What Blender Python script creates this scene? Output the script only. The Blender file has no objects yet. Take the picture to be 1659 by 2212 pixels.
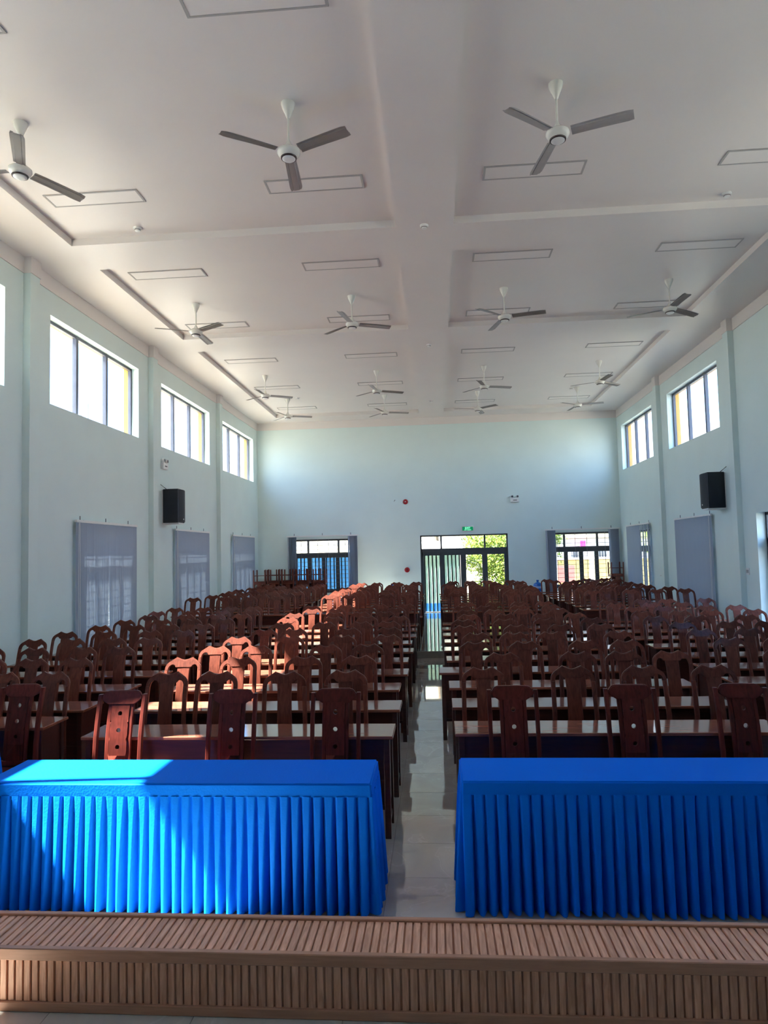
import bpy, bmesh, math, random
from mathutils import Vector, Matrix, noise

# ------------------------------------------------------------------ camera
scene = bpy.context.scene
COL = scene.collection
cam_d = bpy.data.cameras.new('camera'); cam = bpy.data.objects.new('camera', cam_d); COL.objects.link(cam)
cam_d.sensor_fit = 'AUTO'; cam_d.sensor_width = 36.0; cam_d.lens = 1475 / 2212 * 36
cam_d.clip_start = 0.05; cam_d.clip_end = 600
_r = Vector((0.9968, 0.0760, -0.0233)); _f = Vector((-0.0745, 0.9954, 0.0608)).normalized()
_u = _r.cross(_f).normalized(); _r = _f.cross(_u).normalized()
cam.matrix_world = Matrix(((_r.x, _u.x, -_f.x, 0), (_r.y, _u.y, -_f.y, 0), (_r.z, _u.z, -_f.z, 2.1), (0, 0, 0, 1)))
scene.camera = cam

# ------------------------------------------------------------------ world: blue tropical sky with white clouds
SKY_STRENGTH = 2.4
world = bpy.data.worlds.new('sky'); scene.world = world; world.use_nodes = True
nt = world.node_tree; N = nt.nodes; L = nt.links; N.clear()
tc = N.new('ShaderNodeTexCoord'); sep = N.new('ShaderNodeSeparateXYZ'); L.new(tc.outputs['Generated'], sep.inputs[0])
rmp = N.new('ShaderNodeValToRGB'); L.new(sep.outputs['Z'], rmp.inputs[0])
rmp.color_ramp.elements[0].position = 0.0; rmp.color_ramp.elements[0].color = (0.75, 0.88, 1.0, 1)
rmp.color_ramp.elements[1].position = 1.0; rmp.color_ramp.elements[1].color = (0.10, 0.30, 0.80, 1)
_e = rmp.color_ramp.elements.new(0.25); _e.color = (0.13, 0.39, 0.88, 1)
mp = N.new('ShaderNodeMapping'); mp.inputs['Scale'].default_value = (1.6, 1.6, 3.4); L.new(tc.outputs['Generated'], mp.inputs[0])
nz = N.new('ShaderNodeTexNoise'); nz.inputs['Scale'].default_value = 2.6; nz.inputs['Detail'].default_value = 7; L.new(mp.outputs[0], nz.inputs['Vector'])
cr = N.new('ShaderNodeValToRGB'); L.new(nz.outputs['Fac'], cr.inputs[0])
cr.color_ramp.elements[0].position = 0.50; cr.color_ramp.elements[0].color = (0, 0, 0, 1)
cr.color_ramp.elements[1].position = 0.64; cr.color_ramp.elements[1].color = (1, 1, 1, 1)
mx = N.new('ShaderNodeMix'); mx.data_type = 'RGBA'; L.new(cr.outputs[0], mx.inputs[0]); L.new(rmp.outputs[0], mx.inputs[6])
mx.inputs[7].default_value = (1.05, 1.05, 1.05, 1)
bg = N.new('ShaderNodeBackground'); bg.inputs['Strength'].default_value = SKY_STRENGTH; L.new(mx.outputs[2], bg.inputs['Color'])
wo = N.new('ShaderNodeOutputWorld'); L.new(bg.outputs[0], wo.inputs['Surface'])

# ------------------------------------------------------------------ sun
SUN_DIR = Vector((1.0, 0.09, -1.19))
sd = bpy.data.lights.new('sun_offscreen', 'SUN'); sd.energy = 18.0; sd.angle = math.radians(0.6); sd.color = (1.0, 0.94, 0.86)
so = bpy.data.objects.new('sun_offscreen', sd); COL.objects.link(so); so.location = (-30, 0, 40)
so.rotation_euler = SUN_DIR.to_track_quat('-Z', 'Y').to_euler()

scene.view_settings.view_transform = 'Standard'; scene.view_settings.look = 'None'
scene.view_settings.exposure = 2.08; scene.view_settings.gamma = 1.0; scene.view_settings.use_curve_mapping = False

# room constants (metres): X across, Y down the hall, Z up; lens at (0, 0, 2.1)
XL, XR, YB, YF = -5.88, 5.91, 22.30, -6.0
ZR, ZC, ZCC = 0.137, 6.54, 6.64        # raised rear floor, ceiling soffit, coffer ceiling
STEP_Y, STAGE_Y, STAGE_Z = 13.80, 2.70, 0.5
rnd = random.Random(7)

# openings (y0, y1, z0, z1)
CLER_L = [(1.71, 4.85, 4.53, 5.93), (5.70, 8.88, 4.53, 5.93), (10.0, 13.16, 4.53, 5.93), (14.3, 17.48, 4.53, 5.93), (18.57, 21.8, 4.53, 5.93)]
CLER_R = [(1.71, 4.85, 4.55, 5.95), (5.70, 8.88, 4.55, 5.95), (14.46, 17.54, 4.55, 5.95), (18.78, 21.8, 4.55, 5.95)]
LOW_L = [(10.85, 12.75, 0.8, 2.62), (15.1, 17.0, 0.8, 2.62), (19.42, 21.4, 0.8, 2.62)]
LOW_R = [(15.15, 17.05, 0.8, 2.62), (19.4, 21.3, 0.8, 2.62)]
DOOR_R = (9.9, 13.08, 0.0, 2.70)

# ------------------------------------------------------------------ materials
MATS = {}
def node_mat(name):
    m = bpy.data.materials.new(name); m.use_nodes = True
    nt = m.node_tree; b = nt.nodes['Principled BSDF']
    MATS[name] = m
    return m, nt, b
def setc(b, col, rough, spec=0.5, metal=0.0):
    b.inputs['Base Color'].default_value = (*col, 1); b.inputs['Roughness'].default_value = rough
    b.inputs['Specular IOR Level'].default_value = spec; b.inputs['Metallic'].default_value = metal
def plain(name, col, rough=0.6, spec=0.5, metal=0.0, var=0.06, scale=6.0, bump=0.0, bscale=200.0):
    m, nt, b = node_mat(name); setc(b, col, rough, spec, metal)
    t = nt.nodes.new('ShaderNodeTexCoord'); n = nt.nodes.new('ShaderNodeTexNoise'); n.inputs['Scale'].default_value = scale; n.inputs['Detail'].default_value = 4
    nt.links.new(t.outputs['Object'], n.inputs['Vector'])
    r = nt.nodes.new('ShaderNodeValToRGB'); nt.links.new(n.outputs['Fac'], r.inputs[0])
    r.color_ramp.elements[0].position = 0.3; r.color_ramp.elements[1].position = 0.7
    r.color_ramp.elements[0].color = (*[c * (1 - var) for c in col], 1); r.color_ramp.elements[1].color = (*[min(1, c * (1 + var)) for c in col], 1)
    nt.links.new(r.outputs[0], b.inputs['Base Color'])
    if bump > 0:
        n2 = nt.nodes.new('ShaderNodeTexNoise'); n2.inputs['Scale'].default_value = bscale; nt.links.new(t.outputs['Object'], n2.inputs['Vector'])
        bp = nt.nodes.new('ShaderNodeBump'); bp.inputs['Strength'].default_value = bump; bp.inputs['Distance'].default_value = 0.002
        nt.links.new(n2.outputs['Fac'], bp.inputs['Height']); nt.links.new(bp.outputs[0], b.inputs['Normal'])
    return m
def wood(name, c1, c2, rough, stretch, spec=0.5, coat=0.0, grain=14.0, rand=0.25):
    """grain runs along the axis with the small stretch value"""
    m, nt, b = node_mat(name); setc(b, c1, rough, spec)
    t = nt.nodes.new('ShaderNodeTexCoord'); oi = nt.nodes.new('ShaderNodeObjectInfo')
    ad = nt.nodes.new('ShaderNodeVectorMath'); ad.operation = 'ADD'
    mul = nt.nodes.new('ShaderNodeVectorMath'); mul.operation = 'SCALE'; mul.inputs['Scale'].default_value = 37.0
    cmb = nt.nodes.new('ShaderNodeCombineXYZ')
    for i in range(3): nt.links.new(oi.outputs['Random'], cmb.inputs[i])
    nt.links.new(cmb.outputs[0], mul.inputs[0]); nt.links.new(t.outputs['Object'], ad.inputs[0]); nt.links.new(mul.outputs[0], ad.inputs[1])
    mp = nt.nodes.new('ShaderNodeMapping'); mp.inputs['Scale'].default_value = stretch; nt.links.new(ad.outputs[0], mp.inputs[0])
    n = nt.nodes.new('ShaderNodeTexNoise'); n.inputs['Scale'].default_value = grain; n.inputs['Detail'].default_value = 6; n.inputs['Distortion'].default_value = 0.8
    nt.links.new(mp.outputs[0], n.inputs['Vector'])
    r = nt.nodes.new('ShaderNodeValToRGB'); nt.links.new(n.outputs['Fac'], r.inputs[0])
    r.color_ramp.elements[0].position = 0.32; r.color_ramp.elements[1].position = 0.70
    r.color_ramp.elements[0].color = (*c2, 1); r.color_ramp.elements[1].color = (*c1, 1)
    mr = nt.nodes.new('ShaderNodeMapRange'); mr.inputs['To Min'].default_value = 1 - rand; mr.inputs['To Max'].default_value = 1 + rand
    nt.links.new(oi.outputs['Random'], mr.inputs['Value'])
    hs = nt.nodes.new('ShaderNodeHueSaturation'); nt.links.new(mr.outputs[0], hs.inputs['Value']); nt.links.new(r.outputs[0], hs.inputs['Color'])
    nt.links.new(hs.outputs[0], b.inputs['Base Color'])
    if coat: b.inputs['Coat Weight'].default_value = coat; b.inputs['Coat Roughness'].default_value = 0.12
    return m
plain('wall_paint', (0.70, 0.82, 0.79), 0.55, 0.3, var=0.02, scale=1.5, bump=0.06, bscale=90)
plain('yellow_paint', (0.62, 0.34, 0.06), 0.7, 0.2, var=0.03)
plain('ceiling_paint', (0.78, 0.735, 0.695), 0.38, 0.35, var=0.015, scale=1.2)
plain('soft_white', (0.80, 0.80, 0.77), 0.35, 0.5, var=0.02)
plain('fan_white', (0.78, 0.77, 0.70), 0.22, 0.5, var=0.02)
plain('fan_grey', (0.47, 0.45, 0.43), 0.22, 0.6, 0.0, var=0.03)
plain('panel_frame', (0.42, 0.40, 0.38), 0.45, 0.4, var=0.02)
plain('diffuser', (0.80, 0.76, 0.72), 0.4, 0.4, var=0.01)
plain('dark_alu', (0.045, 0.055, 0.065), 0.4, 0.5, var=0.1)
plain('grey_alu', (0.09, 0.095, 0.12), 0.4, 0.5, var=0.05)
plain('bar_metal', (0.16, 0.16, 0.17), 0.5, 0.4, var=0.1)
plain('black_plastic', (0.010, 0.013, 0.020), 0.5, 0.4, var=0.2)
plain('black_grille', (0.016, 0.020, 0.028), 0.6, 0.4, var=0.3, scale=300)
plain('black_ring', (0.03, 0.015, 0.015), 0.4)
plain('red_plastic', (0.35, 0.01, 0.015), 0.3, 0.5, var=0.05)
plain('riser_stone', (0.42, 0.405, 0.365), 0.35, 0.4, var=0.15, scale=9)
plain('grout', (0.25, 0.24, 0.22), 0.8, 0.2)
plain('concrete', (0.34, 0.31, 0.255), 0.9, 0.1, var=0.1, scale=1.0)
plain('cream_wall', (0.62, 0.55, 0.38), 0.8, 0.1, var=0.05)
plain('band_grey', (0.30, 0.28, 0.24), 0.8, 0.1)
plain('white_wall', (0.60, 0.59, 0.58), 0.8, 0.1, var=0.03)
plain('fence_yellow', (0.55, 0.41, 0.15), 0.8, 0.1, var=0.12, scale=3)
plain('mint_sheet', (0.50, 0.66, 0.63), 0.5, 0.3, var=0.05)
plain('blue_sheet', (0.16, 0.46, 0.85), 0.5, 0.3, var=0.06)
plain('pale_sheet', (0.50, 0.50, 0.43), 0.5, 0.3, var=0.05)
plain('roof_sheet', (0.46, 0.41, 0.26), 0.5, 0.3, var=0.05)
plain('pink_cloth', (0.85, 0.06, 0.35), 0.7, 0.1)
plain('red_sign', (0.50, 0.16, 0.13), 0.6, 0.2)
plain('bark', (0.16, 0.12, 0.08), 0.9, 0.1, var=0.3, scale=12)
plain('window_dark', (0.08, 0.09, 0.10), 0.3, 0.5)
plain('jug_blue', (0.01, 0.10, 0.42), 0.15, 0.5, var=0.05)
plain('jug_label', (0.30, 0.48, 0.80), 0.4, 0.4, var=0.05)
wood('chair_wood', (0.175, 0.042, 0.023), (0.092, 0.020, 0.011), 0.48, (30, 30, 2.2), spec=0.18, coat=0.22, grain=1.3)
wood('vip_wood', (0.150, 0.026, 0.017), (0.082, 0.015, 0.010), 0.48, (30, 30, 2.2), spec=0.12, coat=0.10, grain=1.3)
wood('desk_wood', (0.085, 0.020, 0.012), (0.052, 0.012, 0.008), 0.33, (1.6, 22, 22), coat=0.4, grain=1.6, rand=0.15)
wood('desktop_wood', (0.330, 0.120, 0.075), (0.200, 0.062, 0.036), 0.09, (1.0, 16, 16), coat=0.3, grain=1.8, rand=0.12)
wood('slat_wood', (0.82, 0.44, 0.29), (0.58, 0.275, 0.165), 0.45, (42, 5.0, 5.0), spec=0.3, grain=1.7, rand=0.10)
wood('rail_wood', (0.58, 0.29, 0.185), (0.47, 0.23, 0.14), 0.45, (3, 40, 40), spec=0.35, grain=1.7, rand=0.04)
plain('slat_core', (0.50, 0.25, 0.165), 0.6, 0.2, var=0.1)

# marble-look floor tiles
m, nt, b = node_mat('floor_tile'); setc(b, (0.42, 0.41, 0.37), 0.035, 0.9); b.inputs['Coat Weight'].default_value = 0.8; b.inputs['Coat Roughness'].default_value = 0.02
t = nt.nodes.new('ShaderNodeTexCoord'); g = nt.nodes.new('ShaderNodeNewGeometry')
n = nt.nodes.new('ShaderNodeTexNoise'); n.inputs['Scale'].default_value = 1.7; n.inputs['Detail'].default_value = 9; n.inputs['Distortion'].default_value = 1.6
nt.links.new(g.outputs['Position'], n.inputs['Vector'])
r = nt.nodes.new('ShaderNodeValToRGB'); nt.links.new(n.outputs['Fac'], r.inputs[0])
e = r.color_ramp.elements; e[0].position = 0.30; e[0].color = (0.52, 0.50, 0.45, 1); e[1].position = 0.72; e[1].color = (0.64, 0.62, 0.56, 1)
k = r.color_ramp.elements.new(0.53); k.color = (0.58, 0.56, 0.50, 1)
k = r.color_ramp.elements.new(0.545); k.color = (0.66, 0.645, 0.59, 1)
k = r.color_ramp.elements.new(0.56); k.color = (0.59, 0.57, 0.51, 1)
nt.links.new(r.outputs[0], b.inputs['Base Color'])

# blue table cloth with a fine woven dot
m, nt, b = node_mat('blue_cloth'); setc(b, (0.001, 0.165, 0.78), 0.7, 0.06)
t = nt.nodes.new('ShaderNodeTexCoord'); v = nt.nodes.new('ShaderNodeTexVoronoi'); v.inputs['Scale'].default_value = 75
nt.links.new(t.outputs['Object'], v.inputs['Vector'])
bp = nt.nodes.new('ShaderNodeBump'); bp.inputs['Strength'].default_value = 0.35; bp.inputs['Distance'].default_value = 0.002
nt.links.new(v.outputs['Distance'], bp.inputs['Height']); nt.links.new(bp.outputs[0], b.inputs['Normal'])

# blind vanes: thin grey-blue fabric that lets a little daylight through
m, nt, b = node_mat('blind_fabric'); setc(b, (0.35, 0.41, 0.49), 0.75, 0.2)
tr = nt.nodes.new('ShaderNodeBsdfTranslucent'); tr.inputs['Color'].default_value = (0.30, 0.37, 0.46, 1)
ms = nt.nodes.new('ShaderNodeMixShader'); ms.inputs[0].default_value = 0.022
nt.links.new(b.outputs[0], ms.inputs[1]); nt.links.new(tr.outputs[0], ms.inputs[2])
nt.links.new(ms.outputs[0], nt.nodes['Material Output'].inputs['Surface'])

# clear window glass
m, nt, b = node_mat('glass')
tr = nt.nodes.new('ShaderNodeBsdfTransparent'); tr.inputs['Color'].default_value = (0.93, 0.96, 0.96, 1)
gl = nt.nodes.new('ShaderNodeBsdfGlossy'); gl.inputs['Roughness'].default_value = 0.02
lw_ = nt.nodes.new('ShaderNodeLayerWeight'); lw_.inputs['Blend'].default_value = 0.5
pw = nt.nodes.new('ShaderNodeMath'); pw.operation = 'POWER'; nt.links.new(lw_.outputs['Facing'], pw.inputs[0]); pw.inputs[1].default_value = 5.0
fr = nt.nodes.new('ShaderNodeMath'); fr.operation = 'MULTIPLY_ADD'; nt.links.new(pw.outputs[0], fr.inputs[0]); fr.inputs[1].default_value = 0.6; fr.inputs[2].default_value = 0.025
ms = nt.nodes.new('ShaderNodeMixShader'); nt.links.new(fr.outputs[0], ms.inputs[0]); nt.links.new(tr.outputs[0], ms.inputs[1]); nt.links.new(gl.outputs[0], ms.inputs[2])
nt.links.new(ms.outputs[0], nt.nodes['Material Output'].inputs['Surface'])

# leaves
def leaf_mat(name, c1, c2):
    m, nt, b = node_mat(name); setc(b, c1, 0.55, 0.3)
    oi = nt.nodes.new('ShaderNodeNewGeometry'); r = nt.nodes.new('ShaderNodeValToRGB')
    nt.links.new(oi.outputs['Random Per Island'], r.inputs[0]); r.color_ramp.elements[0].color = (*c1, 1); r.color_ramp.elements[1].color = (*c2, 1)
    nt.links.new(r.outputs[0], b.inputs['Base Color'])
    tr = nt.nodes.new('ShaderNodeBsdfTranslucent'); nt.links.new(r.outputs[0], tr.inputs['Color'])
    ms = nt.nodes.new('ShaderNodeMixShader'); ms.inputs[0].default_value = 0.35
    nt.links.new(b.outputs[0], ms.inputs[1]); nt.links.new(tr.outputs[0], ms.inputs[2]); nt.links.new(ms.outputs[0], nt.nodes['Material Output'].inputs['Surface'])
leaf_mat('leaf', (0.05, 0.11, 0.015), (0.30, 0.36, 0.05))
# sign
def emis(name, col, s, base=(0.02, 0.02, 0.02)):
    m, nt, b = node_mat(name); setc(b, base, 0.4)
    b.inputs['Emission Color'].default_value = (*col, 1); b.inputs['Emission Strength'].default_value = s
emis('sign_green', (0.0, 0.10, 0.035), 0.5, (0.0, 0.06, 0.03)); emis('sign_text', (0.25, 1.0, 0.6), 0.55)

# ------------------------------------------------------------------ mesh helpers
def finish(bm, mat, smooth=None):
    me = bpy.data.meshes.new('mesh'); bm.normal_update(); bm.to_mesh(me); bm.free()
    me.materials.append(MATS[mat])
    if smooth is not None:
        me.polygons.foreach_set('use_smooth', [True] * len(me.polygons)); me.set_sharp_from_angle(angle=math.radians(smooth))
    return me
def box(bm, x0, x1, y0, y1, z0, z1, c=0.0):
    """box, with chamfered edges when c > 0"""
    x0, x1 = sorted((x0, x1)); y0, y1 = sorted((y0, y1)); z0, z1 = sorted((z0, z1))
    r = bmesh.ops.create_cube(bm, size=1.0)
    vs = r['verts']
    for v in vs:
        v.co = Vector(((x0 + x1) / 2 + v.co.x * (x1 - x0), (y0 + y1) / 2 + v.co.y * (y1 - y0), (z0 + z1) / 2 + v.co.z * (z1 - z0)))
    if c > 0:
        es = list({e for v in vs for e in v.link_edges})
        bmesh.ops.bevel(bm, geom=es, offset=c, segments=1, affect='EDGES', clamp_overlap=True)
    return vs
def boxmesh(mat, *boxes, c=0.0, smooth=None):
    bm = bmesh.new()
    for q in boxes: box(bm, *q, c=c)
    return finish(bm, mat, smooth)
def lathe(bm, prof, seg=24, axis='Z', off=(0, 0, 0)):
    """prof: (radius, height) list"""
    rings = []
    for (r, h) in prof:
        ring = []
        for i in range(seg):
            a = 2 * math.pi * i / seg; p = (r * math.cos(a), r * math.sin(a), h)
            if axis == 'Y': p = (p[0], p[2], p[1])
            if axis == 'X': p = (p[2], p[0], p[1])
            ring.append(bm.verts.new(Vector(p) + Vector(off)))
        rings.append(ring)
    for a, b_ in zip(rings, rings[1:]):
        for i in range(seg):
            bm.faces.new((a[i], a[(i + 1) % seg], b_[(i + 1) % seg], b_[i]))
    bm.faces.new(rings[0][::-1]); bm.faces.new(rings[-1])
    bmesh.ops.recalc_face_normals(bm, faces=bm.faces[:])
def tube(bm, pts, r, seg=8):
    pts = [Vector(p) for p in pts]; rings = []
    for i, p in enumerate(pts):
        d = (pts[min(i + 1, len(pts) - 1)] - pts[max(i - 1, 0)]).normalized()
        s = d.orthogonal().normalized(); t_ = d.cross(s)
        rings.append([bm.verts.new(p + r * (math.cos(2 * math.pi * k / seg) * s + math.sin(2 * math.pi * k / seg) * t_)) for k in range(seg)])
    for i in range(len(rings) - 1):
        a, b_ = rings[i], rings[i + 1]
        o = min(range(seg), key=lambda k: (b_[k].co - a[0].co).length)
        for k in range(seg): bm.faces.new((a[k], a[(k + 1) % seg], b_[(k + 1 + o) % seg], b_[(k + o) % seg]))
    bm.faces.new(rings[0][::-1]); bm.faces.new(rings[-1]); bmesh.ops.recalc_face_normals(bm, faces=bm.faces[:])
def sweep(bm, pts, wx, wy, c=0.005):
    """square bar with chamfered corners swept along mostly vertical pts; wx, wy constant or per point"""
    rings = []
    for i, p in enumerate(pts):
        a = (wx[i] if isinstance(wx, (list, tuple)) else wx) / 2; b_ = (wy[i] if isinstance(wy, (list, tuple)) else wy) / 2
        q = [(-a + c, -b_), (a - c, -b_), (a, -b_ + c), (a, b_ - c), (a - c, b_), (-a + c, b_), (-a, b_ - c), (-a, -b_ + c)]
        rings.append([bm.verts.new((p[0] + x, p[1] + y, p[2])) for x, y in q])
    for a, b_ in zip(rings, rings[1:]):
        for k in range(8): bm.faces.new((a[k], a[(k + 1) % 8], b_[(k + 1) % 8], b_[k]))
    bm.faces.new(rings[0][::-1]); bm.faces.new(rings[-1]); bmesh.ops.recalc_face_normals(bm, faces=bm.faces[:])
def plate(bm, outline, t, yf, bev=0.005, hole=None):
    """2-D outline (x, z) turned into a board of thickness t; yf(x, z) gives the board's centre y"""
    vs = [bm.verts.new((x, -t / 2, z)) for x, z in outline]
    f = bm.faces.new(vs)
    r = bmesh.ops.extrude_face_region(bm, geom=[f])
    nv = [g for g in r['geom'] if isinstance(g, bmesh.types.BMVert)]
    for v in nv: v.co.y += t
    bmesh.ops.recalc_face_normals(bm, faces=bm.faces[:])
    if bev:
        es = [e for e in bm.edges if abs(e.verts[0].co.y - e.verts[1].co.y) < 1e-6]
        bmesh.ops.bevel(bm, geom=es, offset=bev, segments=2, affect='EDGES', clamp_overlap=True)
    for v in bm.verts: v.co.y += yf(v.co.x, v.co.z)

def obj(name, me, parent=None, loc=(0, 0, 0), rot=None):
    o = bpy.data.objects.new(name, me); COL.objects.link(o); o.location = loc
    if rot is not None: o.rotation_euler = rot
    if parent is not None: o.parent = parent
    return o
def tag(o, label, cat=None, group=None, kind=None):
    o['label'] = label
    if cat: o['category'] = cat
    if group: o['group'] = group
    if kind: o['kind'] = kind
    return o
def thing(name, label, cat, loc=(0, 0, 0), rz=0.0, group=None, kind=None, rot=None):
    o = obj(name, None, None, loc, rot if rot is not None else (0, 0, rz)); o.empty_display_size = 0.2
    return tag(o, label, cat, group, kind)
ORD = ['first', 'second', 'third', 'fourth', 'fifth', 'sixth', 'seventh', 'eighth', 'ninth', 'tenth', 'eleventh', 'twelfth']

# ================================================================== THE SETTING
def wall_cells(lo, hi, z0, z1, openings):
    ys = sorted({lo, hi, *[v for o in openings for v in o[:2]]}); zs = sorted({z0, z1, *[v for o in openings for v in o[2:]]})
    for a, b in zip(ys, ys[1:]):
        run = None
        for c, d in zip(zs, zs[1:]):
            cy, cz = (a + b) / 2, (c + d) / 2
            solid = not any(o[0] < cy < o[1] and o[2] < cz < o[3] for o in openings)
            if solid: run = (run[0], d) if run else (c, d)
            if not solid and run: yield a, b, *run; run = None
        if run: yield a, b, *run
def wall(name, mat, axis, p0, p1, lo, hi, z0, z1, openings, label):
    bm = bmesh.new()
    for a, b, c, d in wall_cells(lo, hi, z0, z1, openings):
        if axis == 'X': box(bm, p0, p1, a, b, c, d)
        else: box(bm, a, b, p0, p1, c, d)
    return tag(obj(name, finish(bm, mat)), label, 'wall', kind='structure')
ol = CLER_L + LOW_L; orr = CLER_R + LOW_R + [DOOR_R]
wall('wall_left', 'wall_paint', 'X', XL - 0.17, XL, YF, YB, -0.1, ZCC + 0.1, ol, 'pale mint side wall with three grey blinds and clerestory windows')
wall('wall_left_exterior', 'yellow_paint', 'X', XL - 0.31, XL - 0.17, YF, YB + 0.3, -0.1, 7.2, ol, 'yellow outer face of the three-blind side wall')
wall('wall_right', 'wall_paint', 'X', XR, XR + 0.17, YF, YB, -0.1, ZCC + 0.1, orr, 'pale mint side wall with an open side door')
wall('wall_right_exterior', 'yellow_paint', 'X', XR + 0.17, XR + 0.31, YF, YB + 0.3, -0.1, 7.2, orr, 'yellow outer face of the side-door wall')
BD = (-0.51, 2.32, ZR, 2.66); BWL = (-4.70, -2.72, 0.86, 2.62); BWR = (3.62, 5.66, 0.86, 2.64)
wall('wall_back', 'wall_paint', 'Y', YB, YB + 0.17, XL - 0.17, XR + 0.17, -0.1, ZCC + 0.1, [BD, BWL, BWR], 'pale mint end wall with a glazed entrance door')
wall('wall_back_exterior', 'yellow_paint', 'Y', YB + 0.17, YB + 0.31, XL - 0.31, XR + 0.31, -0.1, 7.2, [BD, BWL, BWR], 'yellow outer face of the end wall')
wall('wall_front', 'wall_paint', 'Y', YF - 0.2, YF, XL - 0.3, XR + 0.3, -0.1, ZCC + 0.1, [], 'plain wall behind the stage')

# pilasters (part of each side wall) and the white band under the ceiling
def trim(n, me, label): return tag(obj('trim_%d' % n, me), label, 'trim', kind='structure')
tn = 1
for side, xw, s in (('three-blind', XL, 1), ('side-door', XR, -1)):
    for k, y in enumerate((4.95, 9.30, 13.62, 18.02)):
        top = ZC - 0.24
        trim(tn, boxmesh('wall_paint', (xw, xw + s * 0.11, y, y + 0.23, -0.05 if y < STEP_Y else ZR - 0.02, top)), 'mint pilaster on the %s wall, %s from the stage' % (side, ORD[k])); tn += 1
        trim(tn, boxmesh('ceiling_paint', (xw - s * 0.01, xw + s * 0.125, y - 0.012, y + 0.242, top, ZC + 0.01)), 'white capital band of the %s pilaster on the %s wall' % (ORD[k], side)); tn += 1
    trim(tn, boxmesh('ceiling_paint', (xw - s * 0.01, xw + s * 0.014, YF, YB, ZC - 0.24, ZC + 0.01)), 'white band under the ceiling along the %s wall' % side); tn += 1
trim(tn, boxmesh('ceiling_paint', (XL, XR, YB - 0.014, YB + 0.01, ZC - 0.24, ZC + 0.01)), 'white band under the ceiling along the end wall'); tn += 1

# ceiling: coffer slab and soffit beams
COFF = [(1.0, 9.05), (9.87, 13.33), (14.18, 21.45)]
bm = bmesh.new(); box(bm, XL - 0.3, XR + 0.3, YF - 0.2, YB + 0.3, ZCC, ZCC + 0.15)
ce = tag(obj('ceiling', finish(bm, 'ceiling_paint')), 'white coffered ceiling of the hall', 'ceiling', kind='structure')
bx = []
for x0, x1 in ((XL - 0.05, -5.02), (-0.43, 0.36), (4.93, XR + 0.05)): bx.append((x0, x1, YF - 0.1, YB + 0.1, ZC, ZCC + 0.02))
prev = YF - 0.1
for a, b in COFF + [(YB + 0.1, None)]:
    for x0, x1 in ((-5.02, -0.43), (0.36, 4.93)): bx.append((x0, x1, prev, a, ZC, ZCC + 0.02))
    prev = b
for q in bx: obj('soffit', boxmesh('ceiling_paint', q), ce)

# floors: slab, individually laid glossy tiles with recessed joints
TP = 0.525; TX0, TY0 = -0.365, 4.56
def tiles(parent, x0, x1, y0, y1, z, aisle):
    """tiles from the grid clipped to the rectangle; those in the aisle are single pieces"""
    cache = {}; rest = bmesh.new(); nrest = 0
    i0 = math.floor((x0 - TX0) / TP); j0 = math.floor((y0 - TY0) / TP)
    for i in range(i0, math.ceil((x1 - TX0) / TP)):
        for j in range(j0, math.ceil((y1 - TY0) / TP)):
            a, b = max(x0, TX0 + i * TP), min(x1, TX0 + (i + 1) * TP); c, d = max(y0, TY0 + j * TP), min(y1, TY0 + (j + 1) * TP)
            if b - a < 0.02 or d - c < 0.02: continue
            g = 0.0013
            if aisle(i, j):
                key = (round(b - a, 3), round(d - c, 3))
                if key not in cache: cache[key] = boxmesh('floor_tile', (-key[0] / 2 + g, key[0] / 2 - g, -key[1] / 2 + g, key[1] / 2 - g, -0.012, 0), c=0.0008)
                obj('tile', cache[key], parent, ((a + b) / 2, (c + d) / 2, z))
            else:
                box(rest, a + g, b - g, c + g, d - g, z - 0.012, z); nrest += 1
    if nrest:
        o = obj('tile_field', finish(rest, 'floor_tile'), parent); o['kind'] = 'stuff'
    else: rest.free()
fl = tag(obj('floor', boxmesh('grout', (XL - 0.02, XR + 0.02, STAGE_Y - 0.1, STEP_Y + 0.02, -0.12, -0.002))), 'glossy grey marble tile floor of the hall', 'floor', kind='structure')
tiles(fl, XL, XR, STAGE_Y, STEP_Y, 0.0, lambda i, j: i in (-1, 0, 1))
fr_ = tag(obj('floor_raised', boxmesh('riser_stone', (XL - 0.02, XR + 0.02, STEP_Y, YB + 0.02, -0.10, ZR - 0.002))), 'raised rear floor behind a single stone step', 'floor', kind='structure')
tiles(fr_, XL, XR, STEP_Y - 0.012, YB, ZR, lambda i, j: i in (-1, 0, 1))
fs = tag(obj('floor_stage', boxmesh('grout', (XL - 0.02, XR + 0.02, YF - 0.1, STAGE_Y, -0.1, STAGE_Z - 0.002))), 'raised stage floor of glossy grey tiles', 'floor', kind='structure')
tiles(fs, XL, XR, YF, STAGE_Y, STAGE_Z, lambda i, j: False)

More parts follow.
